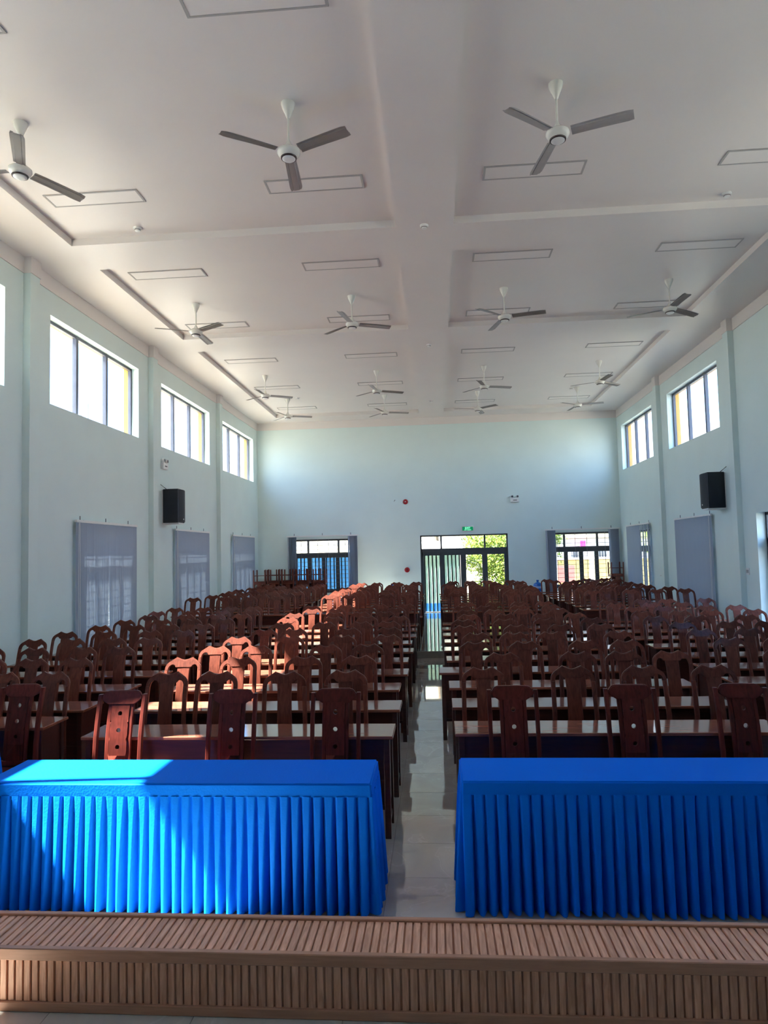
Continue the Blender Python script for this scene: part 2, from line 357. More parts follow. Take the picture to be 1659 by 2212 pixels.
# ------------------------------------------------------------------ windows and doors
wn = 1
def pane_obj(me_box, parent): return obj('pane', boxmesh('glass', me_box), parent)
def clerestory(side, o, label):
    global wn
    x = XL - 0.17 if side == 'L' else XR + 0.17; s = -1 if side == 'L' else 1
    a, b, c, d = o; t = 0.05
    w = thing('window_%d' % wn, label, 'window', kind='structure'); wn += 1
    x0, x1 = x - 0.03, x + 0.03
    obj('frame', boxmesh('grey_alu', (x0, x1, a, b, c, c + t), (x0, x1, a, b, d - t, d), (x0, x1, a, a + t, c, d), (x0, x1, b - t, b, c, d)), w)
    ms = [a + (b - a) * k / 3 for k in range(4)]
    for k in (1, 2): obj('mullion', boxmesh('grey_alu', (x0 - 0.005, x1 + 0.005, ms[k] - 0.035, ms[k] + 0.035, c, d)), w)
    for k in range(3):
        p0 = ms[k] + (t if k == 0 else 0.035); p1 = ms[k + 1] - (t if k == 2 else 0.035)
        pane_obj((x - 0.003, x + 0.003, p0 - 0.004, p1 + 0.004, c + t - 0.004, d - t + 0.004), w)
for k, o in enumerate(CLER_L): clerestory('L', o, 'three-light clerestory window in the three-blind wall, %s from the stage' % ORD[k])
for k, o in enumerate(CLER_R): clerestory('R', o, 'three-light clerestory window in the side-door wall, %s from the stage' % ORD[k])

def casement(name, label, axis, p, o, leaves=4, bars=True, sill=None):
    """dark aluminium window: three transom lights over four casements, thin security bars on the room side.
    axis 'X': in a side wall at x = p ; axis 'Y': in the end wall at y = p"""
    a, b, c, d = o; w = thing(name, label, 'window', kind='structure')
    def B(u0, u1, z0, z1, h, off=0.0):
        return (p - h + off, p + h + off, u0, u1, z0, z1) if axis == 'X' else (u0, u1, p - h + off, p + h + off, z0, z1)
    t = 0.055; zt = c + (d - c) * 0.69
    obj('frame', boxmesh('dark_alu', B(a, b, c, c + t, .035), B(a, b, d - t, d, .035), B(a, a + t, c, d, .035), B(b - t, b, c, d, .035), B(a, b, zt, zt + 0.10, .035)), w)
    W = b - a
    cuts = [a + W * 0.245, a + W * 0.755]
    for q in cuts: obj('mullion', boxmesh('dark_alu', B(q - 0.03, q + 0.03, zt + 0.1, d - t, .033)), w)
    e = [a + t] + cuts + [b - t]
    for k in range(3): obj('pane', boxmesh('glass', B(e[k] + (0.03 if k else 0), e[k + 1] - (0.03 if k < 2 else 0), zt + 0.1, d - t, .003)), w)
    lw = (W - 2 * t) / leaves
    for k in range(leaves):
        u0, u1 = a + t + k * lw, a + t + (k + 1) * lw; f = 0.062
        lf = obj('casement', boxmesh('dark_alu', B(u0, u0 + f, c + t, zt, .03), B(u1 - f, u1, c + t, zt, .03), B(u0 + f, u1 - f, c + t, c + t + f, .03), B(u0 + f, u1 - f, zt - f, zt, .03)), w)
        obj('pane', boxmesh('glass', B(u0 + f - .003, u1 - f + .003, c + t + f - .003, zt - f + .003, .003)), lf)
    if bars:
        off = -0.06 if (axis == 'Y' or p > 0) else 0.06
        n = 13
        for k in range(n):
            z = c + 0.07 + (d - c - 0.14) * k / (n - 1)
            obj('security_bar', boxmesh('bar_metal', B(a, b, z - .006, z + .006, .006, off)), w)
        for q in (0.13, 0.41, 0.59, 0.87): obj('security_bar', boxmesh('bar_metal', B(a + W * q - .006, a + W * q + .006, c, d, .006, off)), w)
    return w
YG = YB + 0.10
casement('window_%d' % wn, 'barred end-wall window overlooking the blue corrugated fence', 'Y', YG, BWL); wn += 1
casement('window_%d' % wn, 'barred end-wall window overlooking a yellow garden wall', 'Y', YG, BWR); wn += 1
for k, o in enumerate(LOW_L): casement('window_%d' % wn, 'barred window behind the %s blind of the three-blind wall' % ORD[k], 'X', XL - 0.12, o); wn += 1
for k, o in enumerate(LOW_R): casement('window_%d' % wn, 'barred window behind the %s blind of the side-door wall' % ORD[k], 'X', XR + 0.12, o); wn += 1

# entrance door in the end wall: transom of three lights, four tall leaves, the one in line with the aisle stands open
a, b, c, d = BD; w = thing('door_1', 'dark framed glazed entrance door in the end wall', 'door', kind='structure')
def DB(u0, u1, z0, z1, h=0.04): return (u0, u1, YG - h, YG + h, z0, z1)
t = 0.045
obj('frame', boxmesh('dark_alu', DB(a, a + t, c, d), DB(b - t, b, c, d), DB(a, b, d - t, d), DB(a, b, 2.10, 2.22)), w)
for q in (0.17, 1.58): obj('mullion', boxmesh('dark_alu', DB(q - .028, q + .028, 2.22, d - t)), w)
for u0, u1 in ((a + t, .142), (.198, 1.552), (1.608, b - t)): obj('pane', boxmesh('glass', DB(u0, u1, 2.22, d - t, .003)), w)
edges = [a + t, 0.17, 0.875, 1.565, b - t]
for k in range(4):
    u0, u1 = edges[k], edges[k + 1]; f = 0.085
    if k == 0:
        lf = obj('door_leaf', boxmesh('dark_alu', (-f / 2 - .0, f / 2 - .02, 0, f, c + .005, 2.10), (-f / 2, f / 2 - .02, u1 - u0 - f, u1 - u0, c + .005, 2.10), (-f / 2, f / 2 - .02, f, u1 - u0 - f, 2.0, 2.10), (-f / 2, f / 2 - .02, f, u1 - u0 - f, c + .005, c + .12)), w, (u0 + .04, YG + .045, 0))
        obj('pane', boxmesh('glass', (-.013, -.007, f, u1 - u0 - f, c + .12, 2.0)), lf)
        obj('head_rail', boxmesh('dark_alu', DB(u0, u1, 2.0, 2.10, .03), DB(u0, u0 + .05, c, 2.1, .03), DB(u1 - .05, u1, c, 2.1, .03)), w)
        continue
    lf = obj('door_leaf', boxmesh('dark_alu', DB(u0, u0 + f, c + .005, 2.10, .028), DB(u1 - f, u1, c + .005, 2.10, .028), DB(u0 + f, u1 - f, 2.0, 2.10, .028), DB(u0 + f, u1 - f, c + .005, c + .12, .028)), w)
    obj('pane', boxmesh('glass', DB(u0 + f - .003, u1 - f + .003, c + .117, 2.003, .003)), lf)
    obj('handle', boxmesh('bar_metal', (u0 + .03, u0 + .05, YG - .07, YG - .03, 1.05, 1.25)), lf)
# side door
a, b, c, d = DOOR_R; XD = XR + 0.20
w = thing('door_2', 'dark framed side door in a deep opening beside the switch plate', 'door', kind='structure')
obj('frame', boxmesh('dark_alu', (XD - .04, XD + .04, a, a + .05, c, d), (XD - .04, XD + .04, b - .05, b, c, d), (XD - .04, XD + .04, a, b, d - .05, d), (XD - .04, XD + .04, a, b, 2.12, 2.22)), w)
obj('pane', boxmesh('glass', (XD - .003, XD + .003, a + .05, b - .05, 2.22, d - .05)), w)
lw = (b - a - .1) / 4
for k in range(4):
    u0, u1 = a + .05 + k * lw, a + .05 + (k + 1) * lw; f = .085
    lf = obj('door_leaf', boxmesh('dark_alu', (XD - .028, XD + .028, u0, u0 + f, .005, 2.12), (XD - .028, XD + .028, u1 - f, u1, .005, 2.12), (XD - .028, XD + .028, u0 + f, u1 - f, 2.02, 2.12), (XD - .028, XD + .028, u0 + f, u1 - f, .005, .12)), w)
    obj('pane', boxmesh('glass', (XD - .003, XD + .003, u0 + f, u1 - f, .12, 2.02)), lf)

# ================================================================== OUTSIDE
tag(obj('ground', boxmesh('concrete', (-200, 200, -120, YB + 0.30, -0.6, -0.11), (-200, 200, YB + 0.30, 400, -0.6, ZR - 0.02))), 'pale concrete yard outside the doors', 'ground', kind='structure')
def corrugated(mat, x0, x1, z0, z1, pitch=0.13, amp=0.008):
    bm = bmesh.new(); n = int((x1 - x0) / pitch * 6); pr = None
    for i in range(n + 1):
        x = x0 + (x1 - x0) * i / n; ph = (i % 6)
        y = amp * (1 if ph in (0, 1, 5) else -1) * (0.6 if ph in (1, 5) else 1)
        q = (bm.verts.new((x, y, z0)), bm.verts.new((x, y, z1)))
        if pr: bm.faces.new((pr[0], q[0], q[1], pr[1]))
        pr = q
    r = bmesh.ops.solidify(bm, geom=bm.faces[:], thickness=0.004)
    return finish(bm, mat)
def tilted_roof(mat, x0, x1, y0, y1, z0, z1, pitch=0.22):
    bm = bmesh.new(); n = int((x1 - x0) / pitch * 4); pr = None
    for i in range(n + 1):
        x = x0 + (x1 - x0) * i / n; h = 0.03 if i % 4 == 0 else 0
        q = (bm.verts.new((x, y0, z0 + h)), bm.verts.new((x, y1, z1 + h)))
        if pr: bm.faces.new((pr[0], q[0], q[1], pr[1]))
        pr = q
    bmesh.ops.solidify(bm, geom=bm.faces[:], thickness=0.01)
    return finish(bm, mat)
sh = thing('metal_shed', 'mint corrugated shed with a blue base outside the entrance', 'shed', (0, 23.18, ZR - .02))
obj('wall_sheet', corrugated('mint_sheet', -1.5, 0.80, 0.27, 2.06), sh); obj('base_sheet', corrugated('blue_sheet', -1.5, 0.80, 0.0, 0.28), sh)
obj('corner_post', boxmesh('white_wall', (0.80, 0.93, -.06, .1, 0, 2.06)), sh)
obj('roof', tilted_roof('pale_sheet', -1.55, 0.9, -0.05, 3.2, 2.06, 2.42), sh)
fe = thing('corrugated_fence', 'blue corrugated metal fence with a pale roof outside the barred window', 'fence', (0, 23.6, ZR - .02))
obj('fence_sheet', corrugated('blue_sheet', -7.0, -1.55, 0.0, 1.99), fe)
obj('roof', tilted_roof('roof_sheet', -7.0, -1.6, -0.1, 3.6, 2.0, 2.36), fe)
bd = thing('cream_building', 'cream building with a grey band behind the shed roofs', 'building', (0, 36, ZR - .02))
obj('wall', boxmesh('cream_wall', (-22, 2.9, 0, 6, 0, 7)), bd); obj('band', boxmesh('band_grey', (-22, 2.9, -.1, .02, 2.45, 2.62)), bd)
gw = thing('garden_wall', 'yellow garden wall outside the end-wall window', 'wall', (0, 29.0, ZR - .02))
obj('wall_body', boxmesh('fence_yellow', (4.9, 12, -.1, .1, 0, 1.55)), gw); obj('coping', boxmesh('white_wall', (4.9, 12, -.14, .14, 1.55, 1.63)), gw)
for k in range(5): obj('pier', boxmesh('white_wall', (4.8 + k * 1.5, 5.0 + k * 1.5, -.13, .13, 0, 1.75)), gw)
hb = thing('white_house', 'white house with barred windows behind the garden wall', 'house', (0, 34.0, ZR - .02))
obj('wall', boxmesh('white_wall', (5.8, 16, 0, 5, 0, 8)), hb); obj('cornice', boxmesh('cream_wall', (5.8, 16, -.25, .02, 2.55, 2.75)), hb)
for k, (x, z) in enumerate(((6.0, 2.95), (6.6, 1.4), (7.7, 1.4), (9.2, 1.3), (8.6, 3.0), (7.4, 3.0))):
    wf = obj('window', boxmesh('window_dark', (x, x + .55, -.03, .02, z, z + .65)), hb)
    obj('window_bar', boxmesh('white_wall', *[(x + .02 + q * .13, x + .05 + q * .13, -.05, -.03, z, z + .65) for q in range(5)]), wf)
tag(obj('pink_awning', boxmesh('pink_cloth', (6.95, 7.2, 33.62, 33.755, 2.05, 2.5))), 'pink hanging cloth by the white house', 'cloth')
tag(obj('red_signboard', boxmesh('red_sign', (4.95, 5.6, 28.4, 28.45, 0.75, 1.45), (5.0, 5.06, 28.45, 28.5, .1, 1.4), (5.5, 5.56, 28.45, 28.5, .1, 1.4))), 'red signboard in front of the white house', 'sign')
def tree(loc, label, rx, rz, n, trunk_h, seed, size=0.16):
    R = random.Random(seed); t = thing('leafy_tree', label, 'tree', loc, group=None)
    bm = bmesh.new()
    clusters = []
    for k in range(int(n / 70)):
        u = R.random() * 2 * math.pi; v = math.acos(2 * R.random() - 1); q = R.random() ** 0.4
        clusters.append(Vector((math.cos(u) * math.sin(v) * rx * q, math.sin(u) * math.sin(v) * rx * q, trunk_h + rz + math.cos(v) * rz * q)))
    for cc in clusters:
        for k in range(70):
            p = cc + Vector((R.gauss(0, .17), R.gauss(0, .17), R.gauss(0, .14))); s = size * R.uniform(.5, 1.1)
            d1 = Vector((R.gauss(0, 1), R.gauss(0, 1), R.gauss(0, .6))).normalized(); d2 = d1.orthogonal().normalized() * .45
            vs = [bm.verts.new(p + d1 * s * .5), bm.verts.new(p + d2 * s * .5), bm.verts.new(p - d1 * s * .5), bm.verts.new(p - d2 * s * .5)]
            bm.faces.new(vs)
    obj('foliage', finish(bm, 'leaf'), t)
    bm = bmesh.new(); tube(bm, [(0, 0, -.05), (.05, .03, trunk_h * .6), (-.04, .02, trunk_h + rz * .6), (.1, .05, trunk_h + rz * 1.2)], .07)
    for k in range(6):
        u = k * 1.1; tube(bm, [(0, 0, trunk_h * .5 + .1 * k), (math.cos(u) * rx * .5, math.sin(u) * rx * .5, trunk_h + rz * (.6 + .1 * k))], .03, 6)
    obj('trunk', finish(bm, 'bark', 40), t)
    return t
tree((2.62, 26.0, ZR - .02), 'leafy green tree outside the entrance door', 1.55, 1.75, 14000, 0.0, 3, 0.15)
tree((4.0, 31.2, ZR - .02), 'taller leafy tree beyond the entrance tree', 1.6, 2.3, 9000, 0.2, 5, 0.2)
tree((10.2, 31.5, ZR - .02), 'leafy tree beside the white house', 1.5, 1.6, 2600, 1.2, 9, 0.2)
tree((9.4, 20.0, -.12), 'leafy tree outside the half-open blind', 1.3, 1.7, 2600, 0.2, 12)
bm = bmesh.new(); tube(bm, [(0, 0, 0), (.05, .02, 1.7), (-.03, 0, 3.2), (0.06, 0, 5.5)], .11)
tag(obj('bare_trunk', finish(bm, 'bark', 40), None, (0.02, 30.2, ZR - .05)), 'bare pale tree trunk rising behind the shed roof', 'trunk')
am = thing('radio_mast', 'thin radio mast seen far off through a clerestory window', 'mast', (-120, 227.7, -.2))
bm = bmesh.new(); tube(bm, [(0, 0, 0), (0, 0, 57)], .3, 6); obj('pole', finish(bm, 'bar_metal'), am)
obj('antenna', boxmesh('bar_metal', (-2.6, -2.2, -.2, .2, 44, 53.5), (-2.4, 0, -.1, .1, 47, 47.3)), am)

# ================================================================== BENCH AT THE STAGE EDGE
BX0, BX1, BY0, BY1, BZ0, BZ1 = -2.05, 1.85, 2.43, 2.685, STAGE_Z, 0.716
be = thing('slatted_bench', 'low brown wood-slat box running along the stage edge before the blue tables', 'bench', (0, BY0, BZ0))
def bobj(name, mat, *q, c=0.0): return obj(name, boxmesh(mat, *[(x0, x1, y0 - BY0, y1 - BY0, z0 - BZ0, z1 - BZ0) for x0, x1, y0, y1, z0, z1 in q], c=c), be)
bobj('core', 'slat_core', (BX0, BX1, BY0 + .014, BY1 - .014, BZ0, BZ1 - .014))
bobj('top_edge_rail', 'rail_wood', (BX0, BX1, BY0 - .002, BY0 + .022, BZ1 - .040, BZ1 + .002), c=.003)
bobj('back_edge_rail', 'rail_wood', (BX0, BX1, BY1 - .022, BY1 + .002, BZ1 - .04, BZ1 + .002), c=.003)
bobj('base_rail', 'rail_wood', (BX0, BX1, BY0 - .002, BY0 + .014, BZ0, BZ0 + .034), c=.003)
pitch = 0.0295
sw = [.0225, .0215, .0245]
sv = [boxmesh('slat_wood', (-w_ / 2, w_ / 2, 0, .012, 0, BZ1 - .038 - BZ0 - .032), c=.0015) for w_ in sw]
st = [boxmesh('slat_wood', (-w_ / 2, w_ / 2, 0, BY1 - BY0 - .040, 0, .011), c=.0015) for w_ in sw]
n = int((BX1 - BX0) / pitch)
for k in range(n):
    x = BX0 + (k + .5) * pitch
    obj('slat', sv[k % 3], be, (x, .006, .032)); obj('slat', st[(k * 2 + 1) % 3], be, (x + .008, .020, BZ1 - .018 - BZ0))

# ================================================================== BLUE TABLES
def blue_table(x0, x1, y0, y1, label, seed, zb=0.0):
    R = random.Random(seed); zt = 0.75; drop = .078
    t = thing('skirted_table', label, 'table', ((x0 + x1) / 2, (y0 + y1) / 2, zb), group='blue skirted tables before the stage')
    hx, hy = (x1 - x0) / 2, (y1 - y0) / 2
    bm = bmesh.new()
    # top cloth: rounded slab whose sides slump a little
    vs = box(bm, -hx, hx, -hy, hy, zt - drop, zt)
    for v in bm.verts:
        if v.co.z < zt - .01: v.co.x *= 1.004; v.co.y *= 1.012
    es = [e for e in bm.edges if not (e.verts[0].co.z < zt - .01 and e.verts[1].co.z < zt - .01)]
    bmesh.ops.bevel(bm, geom=es, offset=.010, segments=3, affect='EDGES')
    obj('tablecloth_top', finish(bm, 'blue_cloth', 50), t)
    # pleated skirt all the way round
    per = [(-hx, -hy), (hx, -hy), (hx, hy), (-hx, hy)]; segs = []
    for i in range(4):
        p, q = Vector(per[i]), Vector(per[(i + 1) % 4]); segs.append((p, q, (q - p).length))
    total = sum(s[2] for s in segs); npl = round(total / .0665); ns = npl * 14; nl = 16
    ph = [R.uniform(-1, 1) for _ in range(npl + 1)]; am = [R.uniform(.7, 1.25) for _ in range(npl + 1)]; bot = [R.uniform(-.006, .012) for _ in range(npl + 1)]
    bm = bmesh.new(); grid = []
    for i in range(ns):
        k = i // 14; u = (i % 14) / 14; s = (k + u) / npl * total
        col = []
        for j in range(nl):
            tt = j / (nl - 1)
            uu = u
            jit = ph[k] * .16 * tt * math.sin(math.pi * u) * (0.5 + 0.5 * math.sin(3.1 * tt + k))
            ss = (s + jit * total / npl) % total
            acc = 0
            for p, q, l in segs:
                if ss <= acc + l + 1e-9: break
                acc += l
            base = p.lerp(q, (ss - acc) / l); d = (q - p).normalized(); nrm = Vector((d.y, -d.x))
            # round the corners outward
            e0 = ss - acc; e1 = l - e0; cr_ = max(0, .05 - min(e0, e1)) / .05
            side = Vector((0, 0))
            if e0 < .05: side = -d * cr_
            elif e1 < .05: side = d * cr_
            w_ = .09 + .13 * tt
            gr = math.exp(-((uu - .93) / w_) ** 2) + math.exp(-((uu + .07) / w_) ** 2)
            lean = .45 * (uu - .4)
            amp = (.014 + .070 * tt ** .7) * am[k]
            offv = .002 + .022 * tt ** 1.3 + amp * (.38 - gr + lean * .6)
            pos = base + nrm * offv + side * offv * .8
            z = zt - drop + .004 - (zt - drop - .004) * tt + (bot[k] * math.sin(math.pi * u) if j == nl - 1 else 0)
            col.append(bm.verts.new((pos.x, pos.y, max(z, .003))))
        grid.append(col)
    for i in range(ns):
        a_, b_ = grid[i], grid[(i + 1) % ns]
        for j in range(nl - 1): bm.faces.new((a_[j], a_[j + 1], b_[j + 1], b_[j]))
    bmesh.ops.recalc_face_normals(bm, faces=bm.faces[:])
    obj('pleated_skirt', finish(bm, 'blue_cloth', 75), t)
    for sx in (-1, 1):
        for sy in (-1, 1): obj('leg', boxmesh('desk_wood', (sx * (hx - .08) - .02, sx * (hx - .08) + .02, sy * (hy - .06) - .02, sy * (hy - .06) + .02, 0, zt - .03)), t)
    return t
blue_table(-2.83, -0.42, 4.085, 4.57, 'bright blue skirted table with a sun patch on its top', 1)
blue_table(0.112, 2.55, 4.135, 4.605, 'bright blue skirted table lying wholly in shade', 2)
blue_table(-5.6, -3.23, 4.40, 4.88, 'bright blue skirted table nearest the three-blind wall', 3)

# ================================================================== CHAIRS
def yb(z, h):
    """centre-line of the back seen from the side: upright at the seat, leaning back above"""
    q = z / h * 1.085
    if q < .45: return .195 + .030 * ((.45 - q) / .45) ** 1.5
    return .195 + .125 * min(1.05, (q - .45) / .635) ** 2.1
HN = 1.085
half = [(0, -.026), (.03, -.020), (.058, -.009), (.082, 0), (.102, -.013), (.13, -.030), (.158, -.047), (.176, -.066), (.187, -.092), (.190, -.125),
        (.153, -.125), (.151, -.104), (.142, -.086), (.126, -.073), (.108, -.071), (.094, -.079), (.084, -.093), (.066, -.098), (.0, -.098)]
outl = half + [(-x, z) for x, z in reversed(half[1:-1])]
def bowed(h): return lambda x, z: yb(z, h) + .012 * (1 - (x / .19) ** 2)
bm = bmesh.new(); plate(bm, [(x, HN + z) for x, z in outl], .030, bowed(HN), .006); ME_CREST = finish(bm, 'chair_wood', 40)
bm = bmesh.new()
zz = [.45, .55, .65, .75, .85, .93, .99]
sweep(bm, [(0, yb(z, HN) + .010, z) for z in zz], [.150, .140, .130, .124, .122, .124, .128], .016, .004); ME_SPLAT = finish(bm, 'chair_wood', 40)
zz = [0, .15, .3, .43, .55, .68, .8, .9, .962]
bm = bmesh.new(); sweep(bm, [(.180 - .0085 * max(0, z - .43) / .53, yb(z, HN), z) for z in zz], [.034, .035, .037, .040, .039, .038, .038, .038, .037], [.034, .036, .038, .040, .036, .032, .030, .030, .030], .007); ME_POST = finish(bm, 'chair_wood', 40)
def mirror(me):
    m2 = me.copy()
    for v in m2.vertices: v.co.x = -v.co.x
    m2.flip_normals(); return m2
ME_POST2 = mirror(ME_POST)
ME_LEG = boxmesh('chair_wood', (-.019, .019, -.019, .019, 0, .425), c=.004)
bm = bmesh.new(); box(bm, -.205, .205, -.215, .205, .425, .452, c=.008); ME_SEAT = finish(bm, 'chair_wood', 40)
ME_APRON = boxmesh('chair_wood', (-.165, .165, -.200, -.182, .365, .426), (-.185, -.167, -.17, .18, .365, .426), (.167, .185, -.17, .18, .365, .426), (-.165, .165, .182, .198, .365, .426))
ME_STR = boxmesh('chair_wood', (-.187, -.169, -.18, .20, .17, .195), (.169, .187, -.18, .20, .17, .195), (-.17, .17, -.01, .012, .173, .192))
CH_PARTS = [('crest_rail', ME_CREST, (0, 0, 0)), ('splat', ME_SPLAT, (0, 0, 0)), ('back_post', ME_POST, (0, 0, 0)), ('back_post', ME_POST2, (0, 0, 0)),
            ('seat', ME_SEAT, (0, 0, 0)), ('apron', ME_APRON, (0, 0, 0)), ('front_leg', ME_LEG, (-.176, -.190, 0)), ('front_leg', ME_LEG, (.176, -.190, 0)), ('stretcher', ME_STR, (0, 0, 0))]
def chair(label, loc, rz=0.0, group=None, rot=None):
    t = thing('wooden_chair', label, 'chair', loc, rz, group, rot=rot)
    for nme, me, l in CH_PARTS: obj(nme, me, t, l)
    return t

# armless front-row chairs with square posts and three round holes in the back panel
HV = 1.092
def circ(cx, cz, r, n=18, rev=False):
    p = [(cx + r * math.cos(2 * math.pi * i / n), cz + r * math.sin(2 * math.pi * i / n)) for i in range(n)]
    return p[::-1] if rev else p
hv = [(0, 0), (.105, -.001), (.128, -.008), (.142, -.022), (.150, -.034), (.158, -.038), (.158, -.058), (.135, -.078), (.108, -.094), (.100, -.100), (0, -.100)]
bm = bmesh.new(); plate(bm, [(x, HV + z) for x, z in hv + [(-x, z) for x, z in reversed(hv[1:-1])]], .030, lambda x, z: yb(z, HV), .006); ME_VCREST = finish(bm, 'vip_wood', 40)
bm = bmesh.new(); sweep(bm, [(.172, yb(z, HV), z) for z in (0, .2, .43, .6, .75, .88, 1.0, HV - .028)], .029, .038, .004); ME_VPOST = finish(bm, 'vip_wood', 40); ME_VPOST2 = mirror(ME_VPOST)
bm = bmesh.new(); sweep(bm, [(.084, yb(z, HV) + .004, z) for z in (.50, .6, .75, .88, 1.03)], .030, .022, .004); ME_VSTILE = finish(bm, 'vip_wood', 40); ME_VSTILE2 = mirror(ME_VSTILE)
# pierced panel: a grid board with three real holes
def panel_with_holes():
    bm = bmesh.new(); hw = .069; z0, z1 = .50, 1.030; holes = [(.930, .0165), (.811, .0165), (.692, .0165)]
    n = 20
    zs = [z0, .630, .750, .870, .990]
    def arch(x): return z1 - .012 * (x / hw) ** 2
    yfun = lambda z: yb(z, HV)
    for sgn, yo in ((-1, -.010), (1, .008)):
        V = {}
        def vert(x, z):
            k_ = (round(x, 5), round(z, 5))
            if k_ not in V: V[k_] = bm.verts.new((x, yfun(z) + yo, z))
            return V[k_]
        bm.faces.new([vert(-hw, z0), vert(hw, z0), vert(hw, .630), vert(-hw, .630)][::sgn * -1])
        top = [vert(-hw, .990), vert(hw, .990)] + [vert(hw - 2 * hw * i / 10, arch(hw - 2 * hw * i / 10)) for i in range(11)]
        bm.faces.new(top[::sgn * -1])
        for (cz, r), a, b in zip(sorted(holes), (.630, .750, .870), (.750, .870, .990)):
            ring = [vert(r * math.cos(2 * math.pi * (i + .5) / n), cz + r * math.sin(2 * math.pi * (i + .5) / n)) for i in range(n)]
            outer = []
            for i in range(n):
                ang = 2 * math.pi * (i + .5) / n; dx, dz = math.cos(ang), math.sin(ang)
                tmin = min((hw / abs(dx)) if abs(dx) > 1e-6 else 9, ((b - cz) / dz) if dz > 1e-6 else 9, ((a - cz) / dz) if dz < -1e-6 else 9)
                outer.append(vert(dx * tmin, cz + dz * tmin))
            for i in range(n):
                q = [ring[i], outer[i], outer[(i + 1) % n], ring[(i + 1) % n]]
                bm.faces.new(q[::sgn])
            # corners of the cell
            for cx_, cz_ in ((hw, b), (-hw, b), (-hw, a), (hw, a)):
                best = [i for i in range(n) if (outer[i].co.x - cx_) * (outer[(i + 1) % n].co.x - cx_) == 0 or True]
                for i in range(n):
                    p, q = outer[i], outer[(i + 1) % n]
                    onx = abs(abs(p.co.x) - hw) < 1e-5 and p.co.x * cx_ > 0; onz = abs(q.co.z - cz_) < 1e-5
                    onx2 = abs(abs(q.co.x) - hw) < 1e-5 and q.co.x * cx_ > 0; onz2 = abs(p.co.z - cz_) < 1e-5
                    if (onx and onz) or (onx2 and onz2):
                        cv = vert(cx_, cz_)
                        if cv not in (p, q):
                            try: bm.faces.new([p, cv, q][::sgn])
                            except ValueError: pass
        if sgn == -1: frontV = dict(V); frontRings = [[vert(r * math.cos(2 * math.pi * (i + .5) / n), cz + r * math.sin(2 * math.pi * (i + .5) / n)) for i in range(n)] for cz, r in holes]
        else: backRings = [[vert(r * math.cos(2 * math.pi * (i + .5) / n), cz + r * math.sin(2 * math.pi * (i + .5) / n)) for i in range(n)] for cz, r in holes]
    for fr1, br1 in zip(frontRings, backRings):
        for i in range(n): bm.faces.new([fr1[i], fr1[(i + 1) % n], br1[(i + 1) % n], br1[i]])
    # outer rim
    zz_ = [.57, .63, .69, .75, .81, .87, .93, .99]
    rim = [(-hw, z) for z in reversed(zz_)] + [(-hw, z0), (hw, z0)] + [(hw, z) for z in zz_] + [(hw, arch(hw))] + [(hw - 2 * hw * i / 10, arch(hw - 2 * hw * i / 10)) for i in range(1, 11)]
    for (xa, za), (xb_, zb_) in zip(rim, rim[1:] + rim[:1]):
        bm.faces.new([bm.verts.new((xa, yfun(za) - .010, za)), bm.verts.new((xb_, yfun(zb_) - .010, zb_)), bm.verts.new((xb_, yfun(zb_) + .008, zb_)), bm.verts.new((xa, yfun(za) + .008, za))])
    bmesh.ops.remove_doubles(bm, verts=bm.verts[:], dist=1e-5); bmesh.ops.recalc_face_normals(bm, faces=bm.faces[:])
    return finish(bm, 'vip_wood', 30)
ME_VPANEL = panel_with_holes()
ME_VRAIL = boxmesh('vip_wood', (-.16, .16, .185, .212, .465, .505), c=.004)
ME_VLEG = boxmesh('vip_wood', (-.019, .019, -.019, .019, 0, .425), c=.004)
bm = bmesh.new(); box(bm, -.20, .20, -.215, .20, .425, .452, c=.008); ME_VSEAT = finish(bm, 'vip_wood', 40)
ME_VAPRON = boxmesh('vip_wood', (-.165, .165, -.200, -.182, .355, .426), (-.183, -.165, -.17, .18, .355, .426), (.165, .183, -.17, .18, .355, .426))
def vip(label, loc, rz=0.0):
    t = thing('pierced_back_chair', label, 'chair', loc, rz, 'chairs tucked behind the blue tables')
    for nme, me, l in (('crest_rail', ME_VCREST, (0, 0, 0)), ('back_post', ME_VPOST, (0, 0, 0)), ('back_post', ME_VPOST2, (0, 0, 0)), ('stile', ME_VSTILE, (0, 0, 0)), ('stile', ME_VSTILE2, (0, 0, 0)),
                       ('pierced_panel', ME_VPANEL, (0, 0, 0)), ('back_rail', ME_VRAIL, (0, 0, 0)), ('seat', ME_VSEAT, (0, 0, 0)), ('apron', ME_VAPRON, (0, 0, 0)),
                       ('front_leg', ME_VLEG, (-.172, -.19, 0)), ('front_leg', ME_VLEG, (.172, -.19, 0))): obj(nme, me, t, l)
VY = 4.885
for x, dy, rz, lb in ((-2.43, -.015, .03, 'sunlit pierced-back chair behind the sun-patched blue table'),
                      (-1.563, -.015, .02, 'shaded pierced-back chair behind the middle of the sun-patched blue table'),
                      (-.778, -.01, .015, 'shaded pierced-back chair behind the sun-patched blue table, nearest the aisle'),
                      (.533, .04, -.01, 'pierced-back chair behind the shaded blue table, nearest the aisle'),
                      (1.39, .045, -.01, 'pierced-back chair behind the middle of the shaded blue table'),
                      (2.165, .045, -.05, 'pierced-back chair behind the shaded blue table, farthest from the aisle'),
                      (-3.43, .29, .02, 'pierced-back chair behind the blue table nearest the three-blind wall')):
    vip(lb, (x, VY + dy, 0), rz)

